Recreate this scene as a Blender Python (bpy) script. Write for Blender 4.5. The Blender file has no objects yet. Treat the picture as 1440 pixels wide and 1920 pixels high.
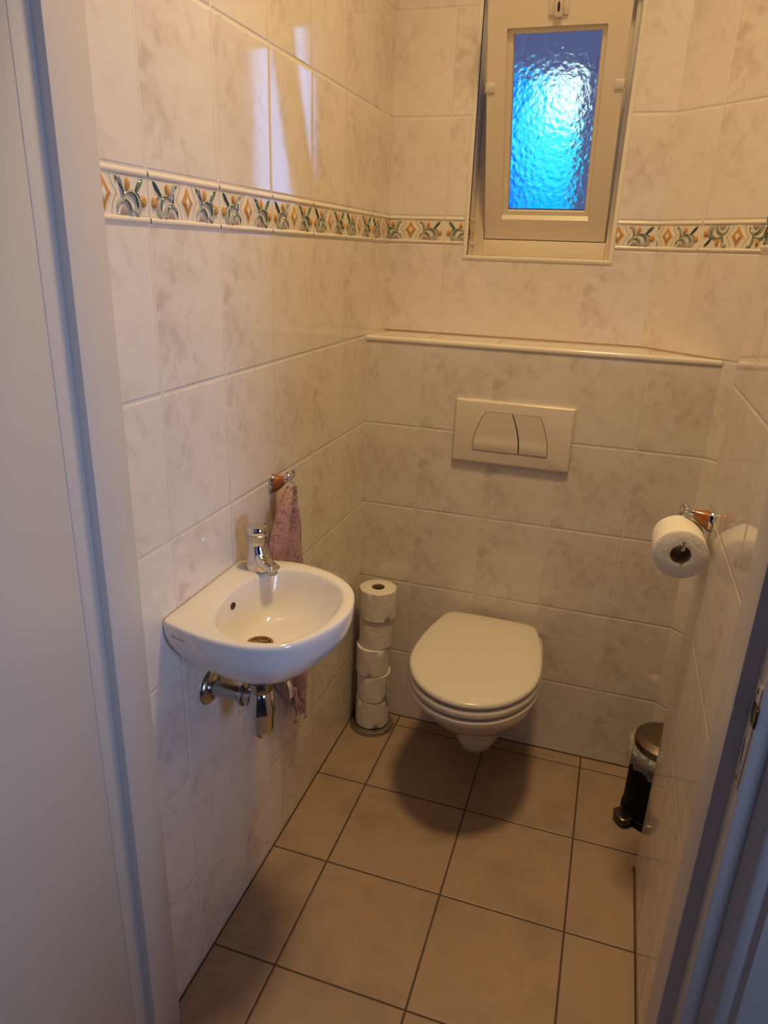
import bpy, bmesh, math, random
from mathutils import Vector, Matrix
random.seed(7)
C = bpy.context.scene.collection
PI = math.pi

# ------------------------------------------------------------------ helpers
def link(name, me, parent=None):
    o = bpy.data.objects.new(name, me)
    C.objects.link(o)
    if parent: o.parent = parent
    return o

def tag(o, label=None, cat=None, group=None, kind=None):
    if label: o['label'] = label
    if cat: o['category'] = cat
    if group: o['group'] = group
    if kind: o['kind'] = kind
    return o

def thing(name, label, cat, loc=(0, 0, 0), group=None):
    o = link(name, None)
    o.empty_display_size = .05
    o.location = loc
    return tag(o, label, cat, group)

class MB:
    """collects shapes in one bmesh; world coordinates"""
    def __init__(s):
        s.b = bmesh.new(); s.uv = s.b.loops.layers.uv.new('UVMap'); s.mats = []; s.m = 0
    def mat(s, m):
        if m not in s.mats: s.mats.append(m)
        s.m = s.mats.index(m); return s
    def face(s, vs, uvs=None, smooth=False):
        try: f = s.b.faces.new(vs)
        except ValueError: return None
        f.material_index = s.m; f.smooth = smooth
        if uvs:
            for l, u in zip(f.loops, uvs): l[s.uv].uv = u
        return f
    def quad(s, pts, uvs=None):
        return s.face([s.b.verts.new(p) for p in pts], uvs)
    def box(s, a, b, bev=0, seg=2, M=None):
        n0 = len(s.b.verts)
        x0, y0, z0 = [min(p, q) for p, q in zip(a, b)]; x1, y1, z1 = [max(p, q) for p, q in zip(a, b)]
        v = [s.b.verts.new(p) for p in ((x0,y0,z0),(x1,y0,z0),(x1,y1,z0),(x0,y1,z0),(x0,y0,z1),(x1,y0,z1),(x1,y1,z1),(x0,y1,z1))]
        fs = [s.face([v[i] for i in q]) for q in ((3,2,1,0),(4,5,6,7),(0,1,5,4),(1,2,6,5),(2,3,7,6),(3,0,4,7))]
        if bev:
            es = list({e for f in fs for e in f.edges})
            r = bmesh.ops.bevel(s.b, geom=es, offset=bev, segments=seg, affect='EDGES', profile=.5)
            vv = list({w for f in r['faces'] for w in f.verts} | {w for w in v if w.is_valid})
        else: vv = v
        if M is not None:
            for w in vv: w.co = M @ w.co
        return s
    def loops(s, rings, cap0=False, cap1=False, closed=True, smooth=True):
        R = [[s.b.verts.new(p) for p in r] for r in rings]
        n = len(R[0])
        for a, b in zip(R, R[1:]):
            for i in range(n if closed else n - 1):
                j = (i + 1) % n
                s.face([a[i], a[j], b[j], b[i]], smooth=smooth)
        if cap0: s.face(R[0][::-1], smooth=False)
        if cap1: s.face(R[-1], smooth=False)
        return s
    def lathe(s, prof, M=None, n=32, cap0=True, cap1=True, sx=1, sy=1):
        """prof: list of (radius, height)"""
        M = M or Matrix.Identity(4)
        rings = [[M @ Vector((r*sx*math.cos(2*PI*i/n), r*sy*math.sin(2*PI*i/n), h)) for i in range(n)] for r, h in prof]
        return s.loops(rings, cap0, cap1)
    def tube(s, pts, rad, n=12, cap=True):
        pts = [Vector(p) for p in pts]
        if not hasattr(rad, '__len__'): rad = [rad]*len(pts)
        rings = []; up = None
        for i, p in enumerate(pts):
            d = (pts[min(i+1, len(pts)-1)] - pts[max(i-1, 0)]).normalized()
            if up is None:
                up = Vector((0, 0, 1)) if abs(d.z) < .9 else Vector((1, 0, 0))
            a = d.cross(up).normalized(); b = a.cross(d).normalized(); up = b
            rings.append([p + rad[i]*(a*math.cos(2*PI*k/n) + b*math.sin(2*PI*k/n)) for k in range(n)])
        return s.loops(rings, cap, cap)
    def build(s, name, mat=None, parent=None, sharp=35, recalc=True, sub=0):
        if recalc: bmesh.ops.recalc_face_normals(s.b, faces=s.b.faces)
        me = bpy.data.meshes.new(name)
        s.b.to_mesh(me); s.b.free()
        if mat is not None: me.materials.append(mat)
        else:
            for m in s.mats: me.materials.append(m)
        if sharp:
            for p in me.polygons: p.use_smooth = True
            me.set_sharp_from_angle(angle=math.radians(sharp))
        o = link(name, me, parent)
        if parent is not None and parent.type == 'EMPTY': o.matrix_parent_inverse = Matrix.Translation(-parent.location)
        if sub:
            md = o.modifiers.new('sub', 'SUBSURF'); md.levels = md.render_levels = sub
        return o

def frame(origin, z):
    z = Vector(z).normalized()
    x = Vector((0, 0, 1)).cross(z)
    if x.length < 1e-4: x = Vector((1, 0, 0))
    x.normalize(); y = z.cross(x)
    M = Matrix((x, y, z)).transposed().to_4x4(); M.translation = Vector(origin)
    return M

def spline(pts, n, closed=False):
    P = [Vector(p) for p in pts]; k = len(P); out = []
    segs = k if closed else k - 1
    for i in range(segs):
        a = P[(i-1) % k] if closed or i > 0 else P[0]*2 - P[1]
        b = P[i]; c = P[(i+1) % k]
        d = P[(i+2) % k] if closed or i+2 < k else P[k-1]*2 - P[k-2]
        for j in range(n):
            t = j/n
            out.append(.5*((2*b) + (c-a)*t + (2*a-5*b+4*c-d)*t*t + (3*b-a-3*c+d)*t**3))
    if not closed: out.append(P[-1].copy())
    return out

# ------------------------------------------------------------------ materials
class NT:
    def __init__(s, name):
        s.m = bpy.data.materials.new(name); s.m.use_nodes = True
        s.t = s.m.node_tree; s.n = s.t.nodes; s.bsdf = s.n['Principled BSDF']
    def new(s, kind, **k):
        n = s.n.new(kind)
        for a, v in k.items(): setattr(n, a, v)
        return n
    def set(s, sock, v):
        if isinstance(v, bpy.types.NodeSocket): s.t.links.new(v, sock)
        else: sock.default_value = v
    def math(s, op, a, b=None, c=None, clamp=False):
        n = s.new('ShaderNodeMath', operation=op); n.use_clamp = clamp
        s.set(n.inputs[0], a)
        if b is not None: s.set(n.inputs[1], b)
        if c is not None: s.set(n.inputs[2], c)
        return n.outputs[0]
    def smooth(s, x, a, b, lo=0., hi=1.):
        n = s.new('ShaderNodeMapRange', interpolation_type='SMOOTHSTEP')
        s.set(n.inputs[0], x)
        for i, v in zip((1, 2, 3, 4), (a, b, lo, hi)): n.inputs[i].default_value = v
        return n.outputs[0]
    def mix(s, f, a, b):
        n = s.new('ShaderNodeMix', data_type='RGBA')
        s.set(n.inputs[0], f); s.set(n.inputs[6], a); s.set(n.inputs[7], b)
        return n.outputs[2]
    def noise(s, vec, scale, detail=4, rough=.55, dist=0.):
        n = s.new('ShaderNodeTexNoise')
        if vec is not None: s.set(n.inputs['Vector'], vec)
        n.inputs['Scale'].default_value = scale; n.inputs['Detail'].default_value = detail
        n.inputs['Roughness'].default_value = rough; n.inputs['Distortion'].default_value = dist
        return n.outputs['Fac']
    def bump(s, h, dist, strength=1., normal=None):
        n = s.new('ShaderNodeBump'); n.inputs['Strength'].default_value = strength
        n.inputs['Distance'].default_value = dist; s.set(n.inputs['Height'], h)
        if normal is not None: s.set(n.inputs['Normal'], normal)
        return n.outputs['Normal']
    def objco(s):
        return s.new('ShaderNodeTexCoord').outputs['Object']

def col(r, g, b): return (r, g, b, 1)
def srgb(r, g, b):
    f = lambda c: (c/255/12.92) if c/255 <= .04045 else ((c/255+.055)/1.055)**2.4
    return (f(r), f(g), f(b), 1)

def plain(name, c, rough=.4, metal=0., var=.06, scale=40, bump=0., coat=0., ior=1.5, sheen=0.):
    t = NT(name); b = t.bsdf
    n = t.noise(t.objco(), scale, 3)
    c2 = tuple(max(0, v*(1-var)) for v in c[:3]) + (1,)
    t.set(b.inputs['Base Color'], t.mix(n, c, c2))
    b.inputs['Roughness'].default_value = rough; b.inputs['Metallic'].default_value = metal
    b.inputs['IOR'].default_value = ior
    if coat: b.inputs['Coat Weight'].default_value = coat; b.inputs['Coat Roughness'].default_value = .04
    if sheen: b.inputs['Sheen Weight'].default_value = sheen
    if bump: t.set(b.inputs['Normal'], t.bump(n, bump))
    return t.m

def tile_mat(name, w, h, u0, v0, gw, base, vein, tint, grout, rough=.07, nscale=10, jitter=.0035, bevel=.0035, variants=3, veinamt=1., blotch=.0):
    t = NT(name); b = t.bsdf
    uv = t.new('ShaderNodeUVMap', uv_map='UVMap').outputs[0]
    sp = t.new('ShaderNodeSeparateXYZ'); t.set(sp.inputs[0], uv)
    X = t.math('DIVIDE', t.math('SUBTRACT', sp.outputs[0], u0), w)
    Y = t.math('DIVIDE', t.math('SUBTRACT', sp.outputs[1], v0), h)
    cx, cy = t.math('FLOOR', X), t.math('FLOOR', Y)
    fx, fy = t.math('FRACT', X), t.math('FRACT', Y)
    ex = t.math('MULTIPLY', t.math('MINIMUM', fx, t.math('SUBTRACT', 1., fx)), w)
    ey = t.math('MULTIPLY', t.math('MINIMUM', fy, t.math('SUBTRACT', 1., fy)), h)
    d = t.math('MINIMUM', ex, ey)
    cc = t.new('ShaderNodeCombineXYZ'); t.set(cc.inputs[0], cx); t.set(cc.inputs[1], cy)
    wn = t.new('ShaderNodeTexWhiteNoise', noise_dimensions='2D'); t.set(wn.inputs['Vector'], cc.outputs[0])
    rnd = t.math('FLOOR', t.math('MULTIPLY', wn.outputs['Value'], float(variants)))
    lp = t.new('ShaderNodeCombineXYZ')
    t.set(lp.inputs[0], t.math('MULTIPLY', fx, w)); t.set(lp.inputs[1], t.math('MULTIPLY', fy, h))
    t.set(lp.inputs[2], t.math('MULTIPLY', rnd, 1.73))
    L = lp.outputs[0]
    n1 = t.noise(L, nscale, 5, .55, .7)
    n2 = t.noise(L, nscale*2.2, 6, .6, .8)
    n3 = t.noise(L, nscale*.55, 2, .5, .3)
    # veins: narrow band of the noise, broken up by the finer one
    band = t.smooth(t.math('ABSOLUTE', t.math('SUBTRACT', n1, .5)), 0., .13, 1., 0.)
    fine = t.smooth(n2, .34, .72)
    patch = t.smooth(n3, .36, .62)
    v = t.math('MULTIPLY', t.math('MULTIPLY', t.math('ADD', t.math('MULTIPLY', band, .8), .12), t.math('MULTIPLY', fine, t.math('ADD', t.math('MULTIPLY', patch, .8), .2))), veinamt, clamp=True)
    c = t.mix(t.math('MULTIPLY', t.smooth(n3, .42, .68), .55), base, tint)
    c = t.mix(v, c, vein)
    if blotch:
        n4 = t.noise(uv, 5.5, 3, .5)
        c = t.mix(t.math('MULTIPLY', t.smooth(n4, .45, .75), blotch), c, vein)
    g = t.smooth(d, gw/2-.0005, gw/2+.0006)          # 0 in the joint, 1 on the tile
    gc = t.mix(t.noise(uv, 60, 3), grout, tuple(x*.8 for x in grout[:3])+(1,))
    t.set(b.inputs['Base Color'], t.mix(g, gc, c))
    t.set(b.inputs['Roughness'], t.math('SUBTRACT', .75, t.math('MULTIPLY', g, .75-rough)))
    b.inputs['IOR'].default_value = 1.52
    # joints sunk, tile edges rounded, glaze faintly wavy, each tile a hair out of plane
    edge = t.smooth(d, gw/2-.0004, gw/2+bevel)
    hgt = t.math('ADD', edge, t.math('MULTIPLY', t.noise(uv, 22, 1), .10))
    nb = t.bump(hgt, .0010, .9)
    jv = t.new('ShaderNodeVectorMath', operation='SUBTRACT'); t.set(jv.inputs[0], wn.outputs['Color']); jv.inputs[1].default_value = (.5, .5, .5)
    js = t.new('ShaderNodeVectorMath', operation='SCALE'); t.set(js.inputs[0], jv.outputs[0]); js.inputs['Scale'].default_value = jitter*2
    ja = t.new('ShaderNodeVectorMath', operation='ADD'); t.set(ja.inputs[0], nb); t.set(ja.inputs[1], js.outputs[0])
    jn = t.new('ShaderNodeVectorMath', operation='NORMALIZE'); t.set(jn.inputs[0], ja.outputs[0])
    t.set(b.inputs['Normal'], jn.outputs[0])
    return t.m

H, ZS, HB = .25064, 1.25225, .07334
ZBB, ZBT = ZS + H, ZS + H + HB          # bottom and top of the decorated border
V0 = ZS - 5*H
WB, WV, WT = col(.79, .725, .645), col(.585, .495, .405), col(.75, .66, .585)
GR = col(.84, .765, .65)
def wall_tiles(name, u0): return tile_mat(name, .2, H, u0, V0, .0033, WB, WV, WT, GR)
M_left = wall_tiles('glazed_tile_left', -.5889)
M_back = wall_tiles('glazed_tile_back', .1665)
M_diag = wall_tiles('glazed_tile_corner', .132)
M_near = wall_tiles('glazed_tile_right', -.397)
M_reveal = wall_tiles('glazed_tile_reveal', .031)
M_ledge = tile_mat('glazed_tile_ledge', .2, .25, .1665, .05, .0028, WB, WV, WT, col(.62, .50, .30))
M_floor = tile_mat('floor_tile', .299, .299, .1524, -.053, .0042, col(.385, .275, .195), col(.25, .17, .112), col(.42, .29, .20), col(.085, .05, .026),
                   rough=.36, nscale=6, jitter=.002, bevel=.002, variants=60, veinamt=.5, blotch=.55)
M_cream = plain('cream_glaze', col(.82, .74, .61), .12, var=.05, scale=30)
M_trimglaze = plain('bullnose_glaze', col(.84, .77, .64), .10, var=.06, scale=25)
M_orange = plain('orange_glaze', col(.74, .38, .10), .12, var=.4, scale=160)
M_yellow = plain('amber_line_glaze', col(.62, .30, .06), .14, var=.3, scale=120)
M_green = plain('dark_green_glaze', col(.11, .19, .14), .10, var=.6, scale=200)
M_pale = plain('pale_green_glaze', col(.56, .55, .45), .10, var=.45, scale=150)
M_brownline = plain('brown_line_glaze', col(.33, .22, .12), .2)
M_rose = plain('dusky_petal_glaze', col(.52, .42, .36), .12, var=.4, scale=120)
M_frame = plain('cream_gloss_paint', col(.62, .575, .525), .34, var=.04, scale=9, bump=.0004)
M_winpaint = plain('window_paint', col(.80, .70, .54), .38, var=.04, scale=14, bump=.0003)
M_door = plain('door_paint', col(.58, .55, .51), .38, var=.05, scale=6, bump=.0003)
M_plaster = plain('white_plaster', col(.72, .68, .62), .8, var=.06, scale=18, bump=.0006)
M_hall = plain('hall_paint', col(.42, .46, .54), .75, var=.06, scale=18)
M_hallfloor = plain('hall_floor_covering', col(.34, .30, .27), .55, var=.2, scale=12)
M_china = plain('white_porcelain', col(.80, .765, .74), .07, var=.03, scale=12, coat=.5)
M_bowl = plain('toilet_porcelain', col(.78, .72, .64), .10, var=.03, scale=12, coat=.3)
M_seat = plain('cream_seat_plastic', col(.72, .675, .58), .2, var=.03, scale=16)
M_plate = plain('cream_plastic', col(.75, .66, .54), .25, var=.03, scale=20)
M_gap = plain('dark_gap', col(.05, .03, .02), .8)
M_chrome = plain('polished_chrome', col(.66, .65, .64), .06, 1., var=.04, scale=60)
M_dull = plain('dull_chrome', col(.52, .50, .47), .2, 1., var=.25, scale=35)
M_steel = plain('brushed_steel', col(.50, .44, .35), .3, 1., var=.15, scale=70)
M_darksteel = plain('dark_steel', col(.20, .17, .14), .25, 1., var=.2, scale=50)
M_amber = plain('amber_wood', col(.36, .115, .016), .18, var=.35, scale=45, coat=.6)
M_black = plain('black_enamel', col(.003, .003, .004), .55, var=.3, ior=1.22)
M_blackplastic = plain('black_plastic', col(.012, .011, .011), .35, var=.3)
M_whiteplastic = plain('white_plastic', col(.78, .72, .62), .4)
M_label = plain('white_cloth_label', col(.82, .78, .73), .8, bump=.0005)
M_ink = plain('grey_ink', col(.16, .15, .16), .5)
M_sealant = plain('brown_sealant', col(.085, .05, .025), .5)
M_rust = plain('limescale_stain', col(.34, .19, .07), .5, var=.5, scale=160)
M_tube = plain('cardboard', col(.38, .31, .24), .9)

def paper_mat():
    t = NT('toilet_paper'); b = t.bsdf; co = t.objco()
    n = t.noise(co, 55, 5, .6, .6); f = t.noise(co, 420, 3)
    t.set(b.inputs['Base Color'], t.mix(n, col(.84, .79, .72), col(.76, .71, .645)))
    b.inputs['Roughness'].default_value = .95
    nb = t.bump(n, .0035, .7)
    t.set(b.inputs['Normal'], t.bump(f, .0008, .5, nb))
    return t.m
M_paper = paper_mat()

def towel_mat():
    t = NT('pink_terry'); b = t.bsdf; co = t.objco()
    n = t.noise(co, 420, 3, .7); m = t.noise(co, 26, 4, .6, 2.2)
    line = t.smooth(t.math('ABSOLUTE', t.math('SUBTRACT', m, .5)), .0, .035, 1., 0.)   # woven line pattern, lower pile
    c = t.mix(n, col(.50, .255, .245), col(.64, .37, .35))
    t.set(b.inputs['Base Color'], t.mix(t.math('MULTIPLY', line, .75), c, col(.28, .115, .12)))
    b.inputs['Roughness'].default_value = 1.; b.inputs['Sheen Weight'].default_value = .3
    h = t.math('SUBTRACT', n, t.math('MULTIPLY', line, .8))
    t.set(b.inputs['Normal'], t.bump(h, .003, .9))
    return t.m
M_towel = towel_mat()

def pane_mat():
    t = NT('hammered_glass'); b = t.bsdf; co = t.objco()
    vo = t.new('ShaderNodeTexVoronoi', feature='SMOOTH_F1'); t.set(vo.inputs['Vector'], co)
    vo.inputs['Scale'].default_value = 72; vo.inputs['Smoothness'].default_value = .6; vo.inputs['Randomness'].default_value = 1.
    n = t.noise(co, 70, 2, .5, 1.)
    h = t.math('ADD', t.math('MULTIPLY', vo.outputs['Distance'], 1.), t.math('MULTIPLY', n, .5))
    b.inputs['Base Color'].default_value = col(.93, .97, 1)
    b.inputs['Transmission Weight'].default_value = 1.; b.inputs['Roughness'].default_value = .10; b.inputs['IOR'].default_value = 1.45
    t.set(b.inputs['Normal'], t.bump(h, .0017, .5))
    return t.m
M_pane = pane_mat()

def bag_mat():
    t = NT('clear_plastic_film'); b = t.bsdf; co = t.objco()
    n = t.noise(co, 60, 5, .6, 1.5)
    b.inputs['Base Color'].default_value = col(.80, .77, .72); b.inputs['Roughness'].default_value = .22
    b.inputs['Transmission Weight'].default_value = .0
    t.set(b.inputs['Alpha'], t.smooth(n, .3, .7, .16, .55))
    t.set(b.inputs['Normal'], t.bump(n, .006, .9))
    return t.m
M_bag = bag_mat()

# ------------------------------------------------------------------ the setting: tiled walls, floor
YF = -1.1209          # back of the door frame
YU = .17              # upper back wall plane
ZC = 3.05             # ceiling
SOURCE_END = None

def rows(z):          # tile row coordinate: the border is skipped
    return z if z <= ZBB + 1e-6 else (ZBB if z < ZBT else z - HB)

def tiled(mb, p, q, z0, z1, u0, u1):
    """vertical rectangle from p to q (xy) split at the border"""
    cuts = [z0] + [z for z in (ZBB, ZBT) if z0 < z < z1] + [z1]
    for a, b in zip(cuts, cuts[1:]):
        va, vb = (a, b) if b <= ZBB + 1e-6 else ((ZBB, ZBB) if b <= ZBT + 1e-6 else (a - HB, b - HB))
        if va == vb: va, vb = ZBB - .12, ZBB - .1
        mb.quad([(p[0], p[1], a), (q[0], q[1], a), (q[0], q[1], b), (p[0], p[1], b)], [(u0, va), (u1, va), (u1, vb), (u0, vb)])

def shell(name, mb, mat, **k):
    o = mb.build(name, mat, sharp=0, recalc=False)
    tag(o, kind='structure'); return o

m = MB()                                                      # left wall
tiled(m, (0, YF), (0, YU), 0, ZC, YF, YU)
shell('wall_left', m, M_left)
m = MB()                                                      # cistern housing, front
tiled(m, (0, 0), (.935, 0), 0, ZS - .008, 0, .935)
shell('wall_cistern', m, M_back)
RX0, RX1, RZ0, RZ1 = .2358, .625, 1.4764, 2.16                # window recess
m = MB()                                                      # upper back wall around the window recess
tiled(m, (0, YU), (RX0, YU), ZS, ZC, 0, RX0)
tiled(m, (RX0, YU), (RX1, YU), ZS, RZ0, RX0, RX1)
tiled(m, (RX0, YU), (RX1, YU), RZ1, ZC, RX0, RX1)
tiled(m, (RX1, YU), (.742, YU), ZS, ZC, RX1, .742)
shell('wall_back', m, M_back)
m = MB()                                                      # diagonal boxed-in corner, runs on into the niche
A2, dg = Vector((.742, .17)), Vector((.193, -.17)).normalized()
P2 = lambda s: tuple(A2 + dg*s)
tiled(m, P2(0), P2(.2572), ZS, ZC, 0, .2572)
tiled(m, P2(.2572), P2(.66), 0, ZC, .2572, .66)
shell('wall_corner', m, M_diag)
NX, NY = .9099, -.397                                          # near right wall: a pier with its outer edge at NY
m = MB()
tiled(m, (NX, NY), (NX, YF), 0, ZC, NY, YF)
tiled(m, (1.30, NY), (NX, NY), 0, ZC, .39, 0)
m.quad([(NX, NY, ZC), (1.30, NY, ZC), (1.30, YF, ZC), (NX, YF, ZC)])
shell('wall_right', m, M_near)
m = MB()
tiled(m, (1.239, -.26), (1.239, NY - .002), 0, ZC, .3, .43)
shell('wall_niche', m, M_near)
YO = -1.2280                                                   # front of the door frame
m = MB()
def flr(x0, x1, y0, y1): m.quad([(x0, y0, 0), (x1, y0, 0), (x1, y1, 0), (x0, y1, 0)], [(x0, y0), (x1, y0), (x1, y1), (x0, y1)])
flr(-.02, 1.32, -1.19, .02)
shell('floor', m, M_floor)
m = MB(); m.box((-.1, YF - .1, ZC), (1.4, .6, ZC + .08)); shell('ceiling', m, M_plaster)

# hall outside the door
m = MB(); m.box((-1.2, -3.6, -.05), (2.4, -1.19, -.0005)); shell('floor_hall', m, M_hallfloor)
m = MB(); m.box((-1.2, -3.6, ZC), (2.4, -1.2, ZC + .08)); shell('ceiling_hall', m, M_hall)
m = MB()
m.box((-1.2, -1.226, 0), (-.055, YF, ZC)); m.box((.932, -1.226, 0), (2.4, YF - .002, ZC)); m.box((-.055, -1.226, 2.10), (.932, YF, ZC))
shell('wall_front', m, M_hall)
m = MB(); m.box((-1.28, -3.6, 0), (-1.2, -1.2, ZC)); shell('wall_hall_left', m, M_hall)
m = MB(); m.box((2.4, -3.6, 0), (2.48, -1.2, ZC)); shell('wall_hall_right', m, M_hall)
m = MB()
m.box((-1.2, -3.68, 0), (.35, -3.6, ZC)); m.box((1.25, -3.68, 0), (2.4, -3.6, ZC)); m.box((.35, -3.68, 0), (1.25, -3.6, .75)); m.box((.35, -3.68, 2.15), (1.25, -3.6, ZC))
shell('wall_hall_back', m, M_hall)

# ledge on the cistern housing, with its rounded front edge
m = MB()
m.quad([(0, .0, ZS), (.935, .0, ZS), (.742, YU, ZS), (0, YU, ZS)], [(0, 0), (.935, 0), (.742, YU), (0, YU)])
shell('trim_1', m, M_ledge)
def bullnose(mb, p0, p1, out, up, r=.0075, w=.016, ext=.004):
    """quarter round edging strip from p0 to p1; out = away from the wall, up = across the strip"""
    p0, p1, out, up = Vector(p0), Vector(p1), Vector(out), Vector(up)
    prof = [(0, -w)] + [(ext*math.sin(a), -r + r*math.cos(a) if False else (-w + (w)*(.30 + .70*(1-math.cos(a)))) ) for a in [PI*.5*k/6 for k in range(1, 7)]]
    prof = [(0, -w), (ext*.75, -w*.98), (ext, -w*.8), (ext, -w*.45), (ext*.82, -w*.2), (ext*.4, -w*.03), (0, .0008), (-.012, .0008)]
    mb.loops([[p + out*a + up*b for p in (p0, p1)] for a, b in prof], closed=False)
m = MB(); bullnose(m, (0, 0, ZS), (.9342, 0, ZS), (0, -1, 0), (0, 0, 1), w=.0125)
o = m.build('trim_2', M_trimglaze); tag(o, kind='structure')
# rounded edging around the window recess (mitred)
m = MB()
def strip(p0, p1, inn, width, d0, d1):
    p0, p1, inn = Vector(p0), Vector(p1), Vector(inn)
    a, b = [], []
    prof = [(0, .000), (.001, .0022), (.004, .0038), (.008, .0038), (.0115, .0025), (.013, 0), (.013, -.012)]
    m.loops([[p0 + inn*x + d0*x + Vector((0, -h, 0)), p1 + inn*x + d1*x + Vector((0, -h, 0))] for x, h in prof], closed=False)
ox0, ox1, oz0 = RX0 - .013, RX1 + .013, RZ0 - .013
Z = Vector((0, 0, 1)); X = Vector((1, 0, 0)); O3 = Vector((0, 0, 0))
strip((ox0, YU, oz0), (ox0, YU, RZ1), X, .013, Z, O3)
strip((ox1, YU, oz0), (ox1, YU, RZ1), -X, .013, Z, O3)
strip((ox0, YU, oz0), (ox1, YU, oz0), Z, .013, X, -X)
o = m.build('trim_3', M_trimglaze); tag(o, kind='structure')
# reveals of the recess
YW = .25
m = MB()
tiled(m, (RX0, YU + .001), (RX0, .36), RZ0, RZ1, 0, .19)
tiled(m, (RX1, .36), (RX1, YU + .001), RZ0, RZ1, 0, .19)
m.quad([(RX0, YU, RZ0), (RX1, YU, RZ0), (RX1, .36, RZ0), (RX0, .36, RZ0)], [(.05, .05), (.15, .05), (.15, .15), (.05, .15)])
m.quad([(RX0, YU, RZ1), (RX1, YU, RZ1), (RX1, .36, RZ1), (RX0, .36, RZ1)], [(.05, .05), (.15, .05), (.15, .15), (.05, .15)])
shell('wall_reveal', m, M_reveal)
m = MB(); m.tube([(0, YU - .001, ZS), (.742, YU - .001, ZS), (.934, .0, ZS)], .0022, 6)
o = m.build('trim_13', plain('aged_caulk', col(.42, .30, .12), .6, var=.4), sharp=0); tag(o, kind='structure')
# sealant line along the foot of the right wall
m = MB(); m.tube([(NX - .001, NY - .004, .001), (NX - .001, YF, .001)], .0028, 8); m.lathe([(0, .004), (.004, .0035), (.006, .0005)], Matrix.Translation((NX - .001, NY - .006, 0)), 12, False, False)
o = m.build('trim_4', M_sealant); tag(o, kind='structure')
m = MB(); m.tube([(.001, YF, 0), (.001, -.001, 0), (.934, -.001, 0)], .0024, 6)
o = m.build('trim_5', M_sealant); tag(o, kind='structure')

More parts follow.
